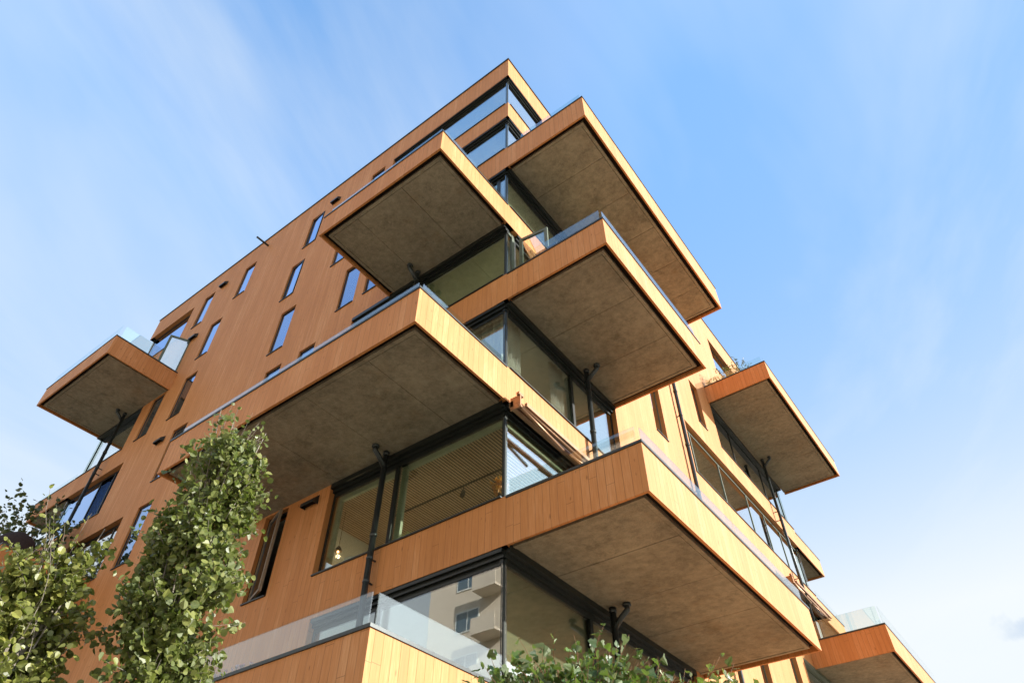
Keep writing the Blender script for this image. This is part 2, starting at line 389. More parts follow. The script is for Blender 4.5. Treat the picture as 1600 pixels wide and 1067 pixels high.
# ---------------------------------------------------------------- windows
def window(pl, a0, a1, z0, z1, mull=(), corner=None, head=.06, sill=True, mat=FRAME, sash=None, d=.17, pane_mat=GLASS, blind=None, trans=None, proud=False, jamb=.055):
    """corner: 'hi' / 'lo' = the end that meets the glass corner post and has no jamb"""
    fw_ = jamb; d0, d1 = d, d+.07
    mb = MB()
    lo = a0 if corner == 'lo' else a0+fw_; hi = a1 if corner == 'hi' else a1-fw_
    s = .03 if sill else 0
    e_lo = a0+.10 if corner == 'lo' else a0+.002; e_hi = a1-.10 if corner == 'hi' else a1-.002
    pl.box(mb, e_lo, e_hi, d0, d1, z1-head, z1)
    if head > .12:                                                    # stepped blind box over the wide windows
        pl.box(mb, e_lo, e_hi, d0-.06, d0-.001, z1-head*.62, z1); pl.box(mb, e_lo, e_hi, d0-.115, d0-.061, z1-head*.30, z1)
        if proud: pl.box(mb, e_lo, e_hi, -.012, d0-.116, z1-head*.30, z1+.05)
    elif proud: pl.box(mb, e_lo, e_hi, -.012, d0-.001, z1-head*.6, z1+.05)
    pl.box(mb, e_lo, e_hi, d0, d1, z0+s, z0+s+.05)
    if corner != 'lo': pl.box(mb, a0, lo, d0, d1, z0+s+.05, z1-head)
    if corner != 'hi': pl.box(mb, hi, a1, d0, d1, z0+s+.05, z1-head)
    cuts = []
    for mu in mull:
        w = .09 if head > .12 else .05
        pl.box(mb, mu-w/2, mu+w/2, d0-.012, d1, z0+s+.05, z1-head); cuts.append((mu-w/2, mu+w/2))
    if trans: pl.box(mb, lo, hi, d0-.004, d1-.004, trans, trans+.05)
    w = mb.build('window', mat, B)
    edges = [lo if corner != 'lo' else a0+.10] + [c for m_ in cuts for c in m_] + [hi if corner != 'hi' else a1-.10]
    for i in range(0, len(edges), 2):
        g = MB(); A, A2 = edges[i], edges[i+1]; zb, zt = z0+s+.05, z1-head
        if sash is not None and i == 0: continue
        pl.box(g, A, A2, d+.012, d+.026, zb, zt); g.build('glass_pane', pane_mat, w)
    if sash is not None:                                              # casement swung outwards about its low-a jamb
        A, A2 = edges[0], edges[1]; W_ = A2-A; an = R(sash)
        zb, zt = z0+s+.055, z1-head-.005
        def pt(l, t, z):
            a = A + l*math.cos(an) + t*math.sin(an); dd = d - l*math.sin(an) + t*math.cos(an)
            return Vector(pl.p(a, dd, z))
        def ob(m_, l0, l1, t0, t1, za, zc, mi=0):
            o = pt(l0, t0, za); m_.obox(o, pt(l1, t0, za)-o, pt(l0, t1, za)-o, pt(l0, t0, zc)-o, mi)
        sm = MB(); b_ = .065 if sash > 15 else .04; k3 = sash > 15
        ob(sm, 0, W_, 0, .06, zb, zb+b_); ob(sm, 0, W_, 0, .06, zt-b_, zt)
        ob(sm, 0, b_, 0, .06, zb+b_, zt-b_); ob(sm, W_-b_, W_, 0, .06, zb+b_, zt-b_)
        so = sm.build('open_sash', FRAME_T if k3 else FRAME, w)
        gm = MB(); ob(gm, b_, W_-b_, .024, .036, zb+b_, zt-b_); gm.build('glass_pane', pane_mat, w)
    if sill:
        sm = MB(); pl.box(sm, e_lo+.004, e_hi-.004, -.035, d0, z0+.001, z0+.028); sm.build('sill', CAP, w)
    if blind:
        bm = MB(); pl.box(bm, blind[0], blind[1], d+.10, d+.106, blind[2], z1-head+.02); bm.build('blind', blind[3], w)
    return w

# wide windows that meet at the street corner
lm = {2:(-2.95,), 3:(-2.95,), 4:(-2.2,), 5:(-2.95,), 6:(-.42, -1.6), 7:(), 8:()}
rm = {2:(2.75, 5.2), 3:(), 4:(2.78,), 5:(.42, 1.35), 6:(), 7:(), 8:()}
lb = {5:(-5.5, -.2, 12.55, BLIND)}
rb = {6:(.2, 4.8, 15.45, BLIND2), 2:(.2, 6.8, 3.45, BLIND3)}
for k in LV:
    hd = .23 if k < 8 else .16
    window(LEFT, left_corner[k], 0, *LV[k], mull=lm[k], corner='hi', head=hd, blind=lb.get(k), d=.13, proud=k in (3, 5))
    if k == 5:
        w = window(RIGHT, .47, right_corner[k], *LV[k], mull=(1.35,), head=hd, d=.13)
        fixed = MB(); RIGHT.box(fixed, .1, .4, .13, .2, LV[k][1]-.14, LV[k][1]); RIGHT.box(fixed, .1, .4, .13, .2, LV[k][0]+.03, LV[k][0]+.09); RIGHT.box(fixed, .36, .46, .12, .2, LV[k][0]+.03, LV[k][1])
        fixed.build('window_post', FRAME_G, B)
        gl = MB(); RIGHT.box(gl, .1, .36, .155, .169, LV[k][0]+.09, LV[k][1]-.14); gl.build('glass_pane', GLASS, w)
    else:
        window(RIGHT, 0, right_corner[k], *LV[k], mull=rm[k], corner='lo', head=hd, blind=rb.get(k), d=.13, proud=k in (2, 4, 6))
    mb = MB(); mb.box(-.190, -.122, .122, .190, LV[k][0]+.002, LV[k][1]-.002); mb.build('corner_post', FRAME, B)
for x0_, x1_, e in ((-4.85, -3.0, 0), (-2.9, -.22, 1)):                  # sage inner frames of the third storey window
    mb = MB(); z0_, z1_ = LV[3][0]+.05, LV[3][1]-.215; mb.box(x0_, x1_, .215, .28, z1_-.13, z1_)
    mb.box(x0_, x0_+.15, .215, .28, z0_, z1_-.13)
    if not e: mb.box(x1_-.04, x1_, .215, .28, z0_, z1_-.13)
    mb.box(x0_+.15, x1_-.041, .215, .28, z0_, z0_+.05)
    mb.build('inner_frame', FRAME_L, B)
mb = MB(); mb.box(-.28, -.215, .25, 3.7, z1_-.13, z1_); mb.build('inner_frame', FRAME_L, B)
# open balcony door of the fifth storey, a glazed leaf swung out over the balcony
mb = MB(); hz0, hz1 = 12.56, 14.34; hx, hy = .02, .47; dv = Vector((.80, .10, 0)); tv = Vector((-.007, .055, 0)); dn = dv.normalized()
def leaf(m, l0, l1, z0, z1, t0=0, t1=1): o = Vector((hx, hy, z0))+dn*l0+tv*t0; m.obox(o, dn*(l1-l0), tv*(t1-t0), Vector((0,0,z1-z0)))
L_ = dv.length
leaf(mb, 0, L_, hz1-.09, hz1); leaf(mb, 0, L_, hz0, hz0+.09); leaf(mb, 0, .09, hz0+.09, hz1-.09); leaf(mb, L_-.09, L_, hz0+.09, hz1-.09)
dl = mb.build('balcony_door', FRAME_G, B); dl['label'] = 'sage framed glazed door swung open over a balcony'
mb = MB(); leaf(mb, .09, L_-.09, hz0+.09, hz1-.09, .4, .6); mb.build('glass_pane', GLASS, dl)

# wide windows at the far ends
lem = {8:(), 7:(), 6:(), 5:(-18.15, -19.1), 4:(-16.0,), 3:()}
for k, e in left_end.items():
    window(LEFT, XL, e, *NL[k], mull=lem[k], corner='lo', head=.10, proud=k == 6, pane_mat=GLASS_B if k in (8, 5) else GLASS)
    window(END, 0, 4.2, *NL[k], corner='lo', head=.10, sill=False)
    mb = MB(); mb.box(XL+.16, XL+.2, .16, .2, NL[k][0]+.002, NL[k][1]-.002); mb.build('corner_post', FRAME, B)
rem = {6:(15.5, 18.75), 5:(10.62, 12.95, 15.45, 17.2, 18.9), 4:(18.2,), 3:(18.5,)}
for k in (6, 5, 4, 3):
    window(RIGHT, right_end[k], YR, *NL[k], mull=rem[k], corner='hi', head=.11, mat=FRAME if k == 6 else FRAME_G, proud=k in (6, 3))
    window(BACK, -4.2, 0, *NL[k], corner='hi', head=.11, sill=False)
    mb = MB(); mb.box(-.2, -.16, YR-.2, YR-.16, NL[k][0]+.002, NL[k][1]-.002); mb.build('corner_post', FRAME, B)
window(RIGHT, right_end[7], 18.2, *NL[7], mull=(16.4,), head=.08)
window(RIGHT, right_end[8], 19.0, *NL[8], mull=(), head=.08)
for k, l in narrow_L.items():
    for a, b, s in l:
        window(LEFT, a, b, *NL[k], head=.07, sash=(6 if s else (20 if k == 3 else None)), d=.055 if k != 3 else .10, pane_mat=GLASS_B, jamb=.03)
for k, l in narrow_R.items():
    for a, b in l: window(RIGHT, a, b, *NL[k], head=.07, d=.13, mat=FRAME_G if k != 6 else FRAME)
# balcony door high on the left with a white leaf swung outwards
w = window(LEFT, *DOOR[:2], DOOR[2], DOOR[3], head=.07, sill=True)
mb = MB(); an = R(63); hx, hy = -16.70, .06
dl_ = Vector((-math.cos(an), -math.sin(an), 0)); tn = Vector((math.sin(an), -math.cos(an), 0))*.05
def leaf2(m, l0, l1, z0, z1, t0=0, t1=1): m.obox(Vector((hx, hy, z0))+dl_*l0+tn*t0, dl_*(l1-l0), tn*(t1-t0), Vector((0, 0, z1-z0)))
leaf2(mb, 0, .84, 20.36, 20.46); leaf2(mb, 0, .84, 18.0, 18.1); leaf2(mb, 0, .09, 18.1, 20.36); leaf2(mb, .75, .84, 18.1, 20.36)
dr = mb.build('balcony_door', FRAME_G, B); dr['label'] = 'open balcony door with a pale grey frame and sky-white pane'
mb = MB(); leaf2(mb, .09, .75, 18.1, 20.36, .3, .7); mb.build('glass_pane', GLASS_W, dr)

# ---------------------------------------------------------------- balconies
def balcony(x0, x1, y0, y1, zb, zt, sides, rails=(), seams=None, rh=.33, label=None):
    """sides: which of 'W','E','S','N' carry a timber fascia; slab inside them"""
    ft = .05
    fx0 = x0+(ft if 'W' in sides else 0); fx1 = x1-(ft if 'E' in sides else 0)
    fy0 = y0+(ft if 'S' in sides else 0); fy1 = y1-(ft if 'N' in sides else 0)
    # concrete slab with a shadow gap, a drip ring and cast panel joints
    mb = MB(); gap = .125
    sx0 = fx0+(gap if 'W' in sides else 0); sx1 = fx1-(gap if 'E' in sides else 0)
    sy0 = fy0+(gap if 'S' in sides else 0); sy1 = fy1-(gap if 'N' in sides else 0)
    ring = .09; z0, z1 = zb+.035, zb+.26
    rx0 = sx0+(ring if 'W' in sides else 0); rx1 = sx1-(ring if 'E' in sides else 0)
    ry0 = sy0+(ring if 'S' in sides else 0); ry1 = sy1-(ring if 'N' in sides else 0)
    if 'W' in sides: mb.box(sx0, rx0-.012, sy0, sy1, z0, z1)
    if 'E' in sides: mb.box(rx1+.012, sx1, sy0, sy1, z0, z1)
    if 'S' in sides: mb.box(rx0-.012 if 'W' in sides else sx0, rx1+.012 if 'E' in sides else sx1, sy0, ry0-.012, z0+.001, z1)
    if 'N' in sides: mb.box(rx0-.012 if 'W' in sides else sx0, rx1+.012 if 'E' in sides else sx1, ry1+.012, sy1, z0+.001, z1)
    ax, vals = seams if seams else ('x', ())
    lo, hi = (rx0, rx1) if ax == 'x' else (ry0, ry1)
    cuts = [lo]+[v for v in vals if lo < v < hi]+[hi]
    for i in range(len(cuts)-1):
        a = cuts[i]+(.006 if i else 0); b = cuts[i+1]-(.006 if i < len(cuts)-2 else 0); dz = rng.uniform(-.004, .004)
        if ax == 'x': mb.box(a, b, ry0, ry1, z0+.012+dz, z1)
        else: mb.box(rx0, rx1, a, b, z0+.012+dz, z1)
    bal = mb.build('balcony', CONC, B)
    if label: bal['label'] = label
    mb = MB(); mb.box(fx0+.002, fx1-.002, fy0+.002, fy1-.002, z1-.14, z1+.02); mb.build('gap_shade_backing', DARK, bal)  # near-black sheet: shade of the shadow gap and joints put in as colour
    # timber fascia: street sides as one mesh, mitred by butting
    mb = MB()
    if 'S' in sides: mb.box(x0, x1, y0, y0+ft, zb, zt)
    if 'N' in sides: mb.box(x0, x1, y1-ft, y1, zb, zt)
    if 'W' in sides: mb.box(x0, x0+ft, fy0, fy1, zb, zt)
    if 'E' in sides: mb.box(x1-ft, x1, fy0, fy1, zb, zt)
    mb.build('wood_fascia', WOOD, bal)
    mb = MB(); c0, c1, o, iw = zt+.002, zt+.047, .02, .16
    if 'S' in sides: mb.box(x0-(o if 'W' in sides else 0), x1+(o if 'E' in sides else 0), y0-o, y0+iw, c0, c1)
    if 'N' in sides: mb.box(x0-(o if 'W' in sides else 0), x1+(o if 'E' in sides else 0), y1-iw, y1+o, c0, c1)
    ya = y0+iw if 'S' in sides else y0; yb = y1-iw if 'N' in sides else y1
    if 'W' in sides: mb.box(x0-o, x0+iw, ya, yb, c0, c1)
    if 'E' in sides: mb.box(x1-iw, x1+o, ya, yb, c0, c1)
    mb.build('metal_cap', CAP, bal)
    for (s, a, b) in rails:
        mb = MB(); h0, h1 = zt+.049, zt+.047+rh
        if s == 'S': mb.box(a, b, y0+.045, y0+.062, h0, h1)
        if s == 'N': mb.box(a, b, y1-.062, y1-.045, h0, h1)
        if s == 'E': mb.box(x1-.062, x1-.045, a, b, h0, h1)
        if s == 'W': mb.box(x0+.045, x0+.062, a, b, h0, h1)
        mb.build('glass_railing', RAIL, bal)
    return bal
D_ = 2.61
balcony(0, 2.60, 0, 8.73, 17.37, 18.42, 'SEN', [('S', .45, 2.5), ('E', .12, 4.3), ('E', 4.33, 8.6)], ('y', (1.42, 2.88, 4.4, 5.98, 7.4)), label='largest balcony, topmost on the right of the corner')
balcony(0, 2.60, 0, 4.80, 11.595, 12.45, 'SEN', [('S', .03, 2.5), ('E', .12, 4.7)], ('y', (1.68, 3.24)), .42, label='middle corner balcony on the right face')
balcony(0, 2.61, 0, 7.36, 5.53, 6.40, 'SEN', [('S', .03, 2.5), ('E', .12, 3.7), ('E', 3.73, 7.2)], ('y', (1.48, 3.08, 4.70, 6.25)), .34, label='lowest corner balcony on the right face')
balcony(-4.19, 0, -D_, 0, 14.57, 15.37, 'WSE', [('S', -4.0, -.1), ('E', -D_+.12, -.02)], ('x', (-3.03, -1.5)), .27, label='upper corner balcony on the left face')
balcony(-7.60, 0, -D_, 0, 8.585, 9.46, 'WSE', [('S', -7.3, -4.6), ('S', -4.57, -2.3), ('S', -2.27, -.1), ('E', -D_+.12, -.02)], ('x', (-6.2, -4.65, -3.09, -1.40)), .22, label='wide middle corner balcony on the left face')
balcony(-9.2, 0, -D_, 0, 2.42, 3.33, 'WSE', [('S', -9.0, -6.1), ('S', -6.07, -3.12), ('S', -3.09, -.1), ('E', -D_+.12, -.02)], ('x', (-6.2, -4.65, -3.09, -1.40)), .43, label='lowest corner balcony on the left face')
balcony(0, 2.55, 13.34, 21.6, 17.64, 18.44, 'SEN', [('S', .03, 2.45), ('E', 13.5, 17), ('E', 17.03, 21.5)], ('y', (14.4, 15.95, 17.5, 19.1)), .33, label='balcony far along the right face under the roof')
balcony(0, 2.60, 17.26, 25.2, 8.6, 9.45, 'SEN', [('S', .03, 2.5), ('E', 17.4, 21), ('E', 21.03, 25)], ('y', (18.8, 20.4, 22)), .62, label='lower balcony far along the right face')
balcony(-21.55, -16.45, -D_, 0, 17.59, 18.45, 'WSE', [('S', -21.4, -19.1), ('S', -19.07, -16.57), ('E', -2.45, -1.37), ('E', -1.34, -.95)], ('x', (-20, -18.4)), .62, label='upper balcony far along the left face')
balcony(-21.0, -15.54, -D_, 0, 8.62, 9.56, 'WSE', [('S', -20.8, -17)], ('x', (-20, -18.4)), .35, label='lower balcony at the far left edge')
# balconies of the rear ends, whose timber bands run on past the facade
balcony(XL-3.03, XL, 0, 5.5, 14.70, 15.53, 'WSN', [('S', XL-2.9, XL-.1)], ('x', (XL-1.5,)), .3, label='end balcony jutting past the left corner')
balcony(-5.5, 0, YR, 24.15, 14.62, 15.40, 'WEN', [('E', YR+.3, 24)], ('y', (22.6,)), .3, label='end balcony jutting past the far right corner')
balcony(-5.5, 0, YR, 24.5, 11.72, 12.45, 'WEN', [('E', YR+.3, 24.3)], ('y', (22.6,)), .4, label='lower end balcony jutting past the far right corner')

# ---------------------------------------------------------------- pipes, vents, awnings on the facades
def downpipe(x, y, zt, zb, off, clips, n):
    """off: vector from the pipe to its second outlet; n: direction to the wall"""
    mb = MB(); r = .060
    mb.tube([(x, y, zt), (x, y, zb)], r, 12)
    for zz in (zt-.06, zt-1.95, zt-4.2):
        if zz > zb: mb.tube([(x, y, zz-.04), (x, y, zz+.04)], r+.012, 12)
    if off:
        ox, oy = off
        mb.tube([(x, y, zt-.40), (x+ox*.55, y+oy*.55, zt-.22), (x+ox, y+oy, zt-.12), (x+ox, y+oy, zt)], r*.9, 10)
        mb.tube([(x+ox, y+oy, zt-.05), (x+ox, y+oy, zt)], r+.02, 12)
    p = mb.build('downpipe', PIPE, B, True)
    for zz in clips:
        c = MB(); c.tube([(x, y, zz-.02), (x, y, zz+.02)], r+.008, 12)
        c.box(min(x, x+n[0])-.015, max(x, x+n[0])+.015, min(y, y+n[1])-.015, max(y, y+n[1])+.015, zz-.012, zz+.012)
        c.build('pipe_clip', PIPE, p)
downpipe(-3.06, -.15, 8.63, GZ, (-.02, -.30), (6.2, 5.75), (0, .15))
downpipe(.15, 3.10, 11.64, 6.1, (.30, 0), (9.2, 8.8), (-.15, 0))
downpipe(.15, 3.10, 5.57, GZ, (.30, 0), (4.0,), (-.15, 0))
downpipe(-2.95, -.15, 14.62, 9.1, (-.02, -.30), (12.1,), (0, .15))
downpipe(-19.2, -.2, 17.64, GZ, (-.02, -.30), (15.0, 14.75, 12.3), (0, .2))
downpipe(.2, 18.35, 17.69, 9.2, (.32, 0), (15.1, 14.7, 12.2), (-.2, 0))
downpipe(.13, 9.35, 17.3, GZ, None, (14.3, 11.4), (-.13, 0))

def vent(pl, a, z, w=.42, h=.25, dp=.15):
    mb = MB(); t = .02
    def P(A, d, Z): return pl.p(A, d, Z)
    a0, a1, z0, z1 = a-w/2, a+w/2, z-h/2, z+h/2
    mb.quad(P(a0, 0, z1), P(a1, 0, z1), P(a1, -dp, z0+.09), P(a0, -dp, z0+.09))           # sloping hood
    mb.quad(P(a0, -dp, z0+.09), P(a1, -dp, z0+.09), P(a1, -dp, z0), P(a0, -dp, z0))
    mb.poly([P(a0, 0, z0), P(a0, 0, z1), P(a0, -dp, z0+.09), P(a0, -dp, z0)]); mb.poly([P(a1, 0, z0), P(a1, -dp, z0), P(a1, -dp, z0+.09), P(a1, 0, z1)])
    v = mb.build('wall_vent', PIPE, B)
    g = MB(); pl.box(g, a0+.03, a1-.03, -dp+.03, -.01, z0+.05, z0+.06); g.build('vent_grille', DARK, v)
for a, z in ((-15.85, 23.52), (-16.42, 20.50), (-15.08, 14.50), (-5.46, 8.38), (-8.66, 23.62)): vent(LEFT, a, z)
mb = MB(); mb.tube([(-13.15, .1, 24.25), (-13.15, -.62, 24.22)], .045, 12); mb.build('roof_spout', PIPE, B, True)

def awning(y0, y1, z, drop):
    mb = MB(); mb.box(.004, .10, y0, y1, z-.16, z-.02); a = mb.build('awning', BRONZE, B)
    mb = MB(); mb.tube([(.17, y0+.05, z-.08), (.17, y1-.05, z-.08)], .048, 14); mb.build('fabric_roll', BRONZE, a, True)
    mb = MB(); mb.box(.03, .27, y0, y0+.035, z-.24, z+.06); mb.box(.20, .27, y0-.03, y0+.12, z+.055, z+.12); mb.build('end_bracket', BRONZE, a)
    mb = MB(); mb.box(.03, .25, y1-.035, y1, z-.24, z+.02); mb.build('end_bracket', BRONZE, a)
    mb = MB(); mb.tube([(.26, y0+.05, z-.25), (.30, y0+drop, z-.46)], .032, 12); mb.tube([(.26, y0+.03, z-.25), (.20, y0+.03, z-.10)], .036, 10); mb.build('folding_arm', BRONZE, a, True)
    mb = MB(); mb.tube([(.28, y1-.08, z-.25), (.25, y0+drop*1.25, z-.36)], .025, 12); mb.build('folding_arm', BRONZE, a, True)
    mb = MB(); mb.box(.30, .36, y0+.1, y1-.1, z-.22, z-.13); mb.build('front_bar', BRONZE, a)
awning(.08, 3.0, 8.60, 1.40)
awning(16.9, 20.9, 11.66, 1.5)

# ---------------------------------------------------------------- foliage helpers
def leaf_pts(kind, s):
    if kind == 'round':
        return [(0,0),(.30,.10),(.50,.42),(.40,.80),(0,1.06),(-.40,.80),(-.50,.42),(-.30,.10)], s
    if kind == 'lobed':
        return [(0,0),(.42,.02),(.60,.36),(.34,.46),(.36,.80),(0,1.12),(-.36,.80),(-.34,.46),(-.60,.36),(-.42,.02)], s
    return [(0,0),(.17,.25),(.22,.5),(.13,.85),(0,1.1),(-.13,.85),(-.22,.5),(-.17,.25)], s
def add_leaf(mb, p, d, nrm, size, kind, fold=.18, m=0):
    """one leaf folded along its midrib: p stalk end, d tip direction, nrm upper face"""
    d = d.normalized(); s = d.cross(nrm)
    if s.length < 1e-4: s = d.cross(Vector((.3, .5, .8)))
    s.normalize(); n = s.cross(d)
    pts, _ = leaf_pts(kind, size); h = len(pts)//2
    i = len(mb.v); curl = rng.uniform(-.45, .2)
    for x, y in pts:
        mb.v.append(tuple(p + s*(x*size) + d*(y*size) + n*((abs(x)*fold + curl*y*y)*size)))
    mb.f.append(tuple(i+k for k in range(h+1))); mb.m.append(m)
    mb.f.append(tuple([i]+[i+k for k in range(h, len(pts))])); mb.m.append(m)
def rvec(z=1.0):
    while True:
        v = Vector((rng.uniform(-1,1), rng.uniform(-1,1), rng.uniform(-1,1)))
        if .05 < v.length < 1: v.z *= z; return v.normalized()
def spray(crown, wood, p0, d0, length, nleaf, size, kind, droop=.0, rad=.006, spread=.05, gap=0.0, outward=None):
    """a twig that wanders from p0 with leaves set along it"""
    pts = [Vector(p0)]; d = Vector(d0).normalized(); k = max(4, int(length/.09)); st = length/k
    for i in range(k):
        d = (d + rvec()*.22 + Vector((0, 0, -droop))).normalized(); pts.append(pts[-1]+d*st)
    wood.tube(pts, [rad*(1-.75*i/k) for i in range(k+1)], 5)
    for j in range(nleaf):
        t = gap+(1-gap)*(j+rng.random())/nleaf; q = min(int(t*k), k-1); f = t*k-q
        p = pts[q].lerp(pts[q+1], f) + rvec()*spread*rng.random()
        o = rvec(); o.z -= .25
        n = rvec(); n.z += .55
        if outward is not None: n += (p-Vector(outward(p))).normalized()*.8
        add_leaf(crown, p, o, n.normalized(), size*rng.uniform(.5, 1.25), kind, rng.uniform(.05, .5))
    return pts

def column_tree(base, axis_top, prof, n_sprays, label, seed, size=.043, leaf=None):
    """narrow upright tree: steep limbs round a stem, sprays of round leaves, ragged leaders"""
    global rng
    rng = random.Random(seed)
    x0, y0 = base
    t = thing('columnar_tree', (x0, y0, GZ), label, 'tree', 'narrow upright trees in front of the facade')
    wood, crown = MB(), MB()
    H = axis_top-GZ
    stem = [Vector((x0+.03*math.sin(i*1.3), y0+.03*math.cos(i*1.7), GZ+H*i/14)) for i in range(15)]
    wood.tube(stem, [.042*(1-.85*i/14)+.006 for i in range(15)], 9)
    def radius(z):
        for (za, ra), (zb, rb) in zip(prof, prof[1:]):
            if za <= z <= zb: return ra+(rb-ra)*(z-za)/(zb-za)
        return prof[-1][1] if z > prof[-1][0] else prof[0][1]
    ax = lambda p: (x0, y0, p.z)
    zs0, zs1 = prof[0][0], prof[-1][0]
    for i in range(26):                                               # steep main limbs
        z = rng.uniform(zs0-.5, zs1-.7); a = rng.uniform(0, 6.283); r = radius(z)*.75; L = rng.uniform(.7, 1.2)
        p = Vector((x0, y0, z)); pts = [p+Vector((math.cos(a)*r*(f**.7), math.sin(a)*r*(f**.7), L*f)) for f in (0, .2, .45, .7, 1)]
        wood.tube(pts, [.010, .009, .007, .005, .003], 6)
    clumps = [(rng.uniform(zs0, zs1), rng.uniform(0, 6.283)) for _ in range(int(n_sprays*.30))]
    for i in range(n_sprays):
        z, a = rng.choice(clumps); z += rng.gauss(0, .06); a += rng.gauss(0, .22)
        R_ = radius(z); r = R_*math.sqrt(rng.uniform(.12, 1.0))*rng.uniform(.8, 1.12)
        p = Vector((x0+math.cos(a)*r*.55, y0+math.sin(a)*r*.55, z-.12))
        d = Vector((math.cos(a)*.75, math.sin(a)*.75, rng.uniform(.15, 1.0)))
        spray(crown, wood, p, d, rng.uniform(.18, .36), rng.randint(22, 32), size, 'round', .03, .004, .075, 0, ax)
    for i in range(22):                                               # long bare-based leaders at the top
        a = rng.uniform(0, 6.283); r = .24*rng.uniform(.1, 1.0)
        p = Vector((x0+math.cos(a)*r, y0+math.sin(a)*r, zs1-rng.uniform(.05, .6)-r))
        spray(crown, wood, p, Vector((math.cos(a)*.12, math.sin(a)*.12, 1)), rng.uniform(.3, .75), rng.randint(9, 15), size*.85, 'round', -.02, .0032, .03, .05)
    for i in range(9):                                                # stray side shoots
        z = rng.uniform(zs0, zs1); a = rng.uniform(0, 6.283); r = radius(z)
        p = Vector((x0+math.cos(a)*r*.8, y0+math.sin(a)*r*.8, z))
        spray(crown, wood, p, Vector((math.cos(a), math.sin(a), .5)), rng.uniform(.2, .32), 9, size, 'round', .0, .003, .03, .1)
    wood.build('trunk', BARK, t, True); crown.build('crown', leaf or LEAF_A, t)
    return t
column_tree((1.57, -5.73), 3.36, [(-.6, .2), (.6, .27), (1.5, .23), (2.1, .30), (2.6, .27), (3.0, .23), (3.22, .19), (3.36, .12)], 1000,
            'tall upright round-leaved tree with long bare leader shoots, in front of the narrow window', 5)
column_tree((1.06, -6.37), 2.3, [(-.6, .2), (.6, .24), (1.4, .22), (1.85, .23), (2.05, .18), (2.22, .10)], 620,
            'shorter yellowish green tree cut by the left picture edge', 8, leaf=LEAF_E)

def shrub(name, c, rx, ry, ztop, n, label, mat, kind, size, heads, seed, cat='shrub'):
    global rng
    rng = random.Random(seed)
    t = thing(name, (c[0], c[1], GZ), label, cat)
    wood, crown, hd = MB(), MB(), MB()
    for i in range(14):
        a = rng.uniform(0, 6.283); r = rng.uniform(.1, .8)
        e = Vector((c[0]+math.cos(a)*rx*r, c[1]+math.sin(a)*ry*r, ztop-rng.uniform(.3, .6)))
        p = Vector((c[0]+rng.uniform(-.15, .15), c[1]+rng.uniform(-.15, .15), GZ))
        wood.tube([p, p.lerp(e, .35)+rvec()*.08, p.lerp(e, .7)+rvec()*.08, e], [.016, .013, .009, .005], 6)
    for i in range(n):
        a = rng.uniform(0, 6.283); r = math.sqrt(rng.random())
        prof = (1-r**2.2)*.42
        top = ztop - .42 + prof + rng.gauss(0, .05)
        z = top if rng.random() < .62 else rng.uniform(max(GZ+.3, ztop-1.5), top)
        p = Vector((c[0]+math.cos(a)*rx*r, c[1]+math.sin(a)*ry*r, z-.12))
        spray(crown, wood, p, Vector((math.cos(a)*.6, math.sin(a)*.6, rng.uniform(.2, 1.0))), rng.uniform(.16, .40), rng.randint(7, 12), size, kind, .03, .0035, .05)
    for i in range(7):                                                # searching tendrils
        a = rng.uniform(0, 6.283); r = rng.uniform(.1, .9)
        p = Vector((c[0]+math.cos(a)*rx*r, c[1]+math.sin(a)*ry*r, ztop-.42+(1-r**2.2)*.42-.1))
        spray(crown, wood, p, Vector((rng.uniform(-.5, .5), rng.uniform(-.5, .5), 1)), rng.uniform(.28, .42), 7, size*.6, kind, .02, .003, .02, .3)
    wood.build('stems', TWIG, t, True); crown.build('foliage', mat, t)
    for i in range(heads):                                            # dry fluffy seed heads
        a = rng.uniform(3.6, 6.6); r = rng.uniform(.2, .95); hd = MB()
        p = Vector((c[0]+math.cos(a)*rx*r, c[1]+math.sin(a)*ry*r, ztop-.42+(1-r**2.2)*.42+rng.uniform(.02, .10)))
        for k in range(90):
            v = rvec(); v2 = (v+rvec()*.3).normalized(); w = v.cross(v2+Vector((.01, .02, .03))).normalized()*.0035
            e = p+v2*rng.uniform(.026, .042); hd.quad(tuple(p-w), tuple(p+w), tuple(e+w), tuple(e-w))
        hd.lathe(p-Vector((0, 0, .018)), [(.002, 0), (.016, .008), (.021, .018), (.016, .028), (.002, .036)], 8)
        hd.build('seed_head', SEED, t)
    return t
SEED = mat_plain('dry_pinkish_seed_fluff', (.42, .30, .24), .9, 0, .1, .2, 60)
shrub('flowering_shrub', (3.62, -4.22), .70, .5, 1.53, 800, 'dark green leafy shrub with dried pinkish seed heads, below the lowest corner glass', LEAF_B, 'lobed', .048, 7, 21)
shrub('flowering_shrub', (4.20, -3.82), .46, .40, 1.39, 480, 'lighter green straggly shrub with seed heads, under the far end of the lowest soffit', LEAF_C, 'lobed', .042, 5, 22)

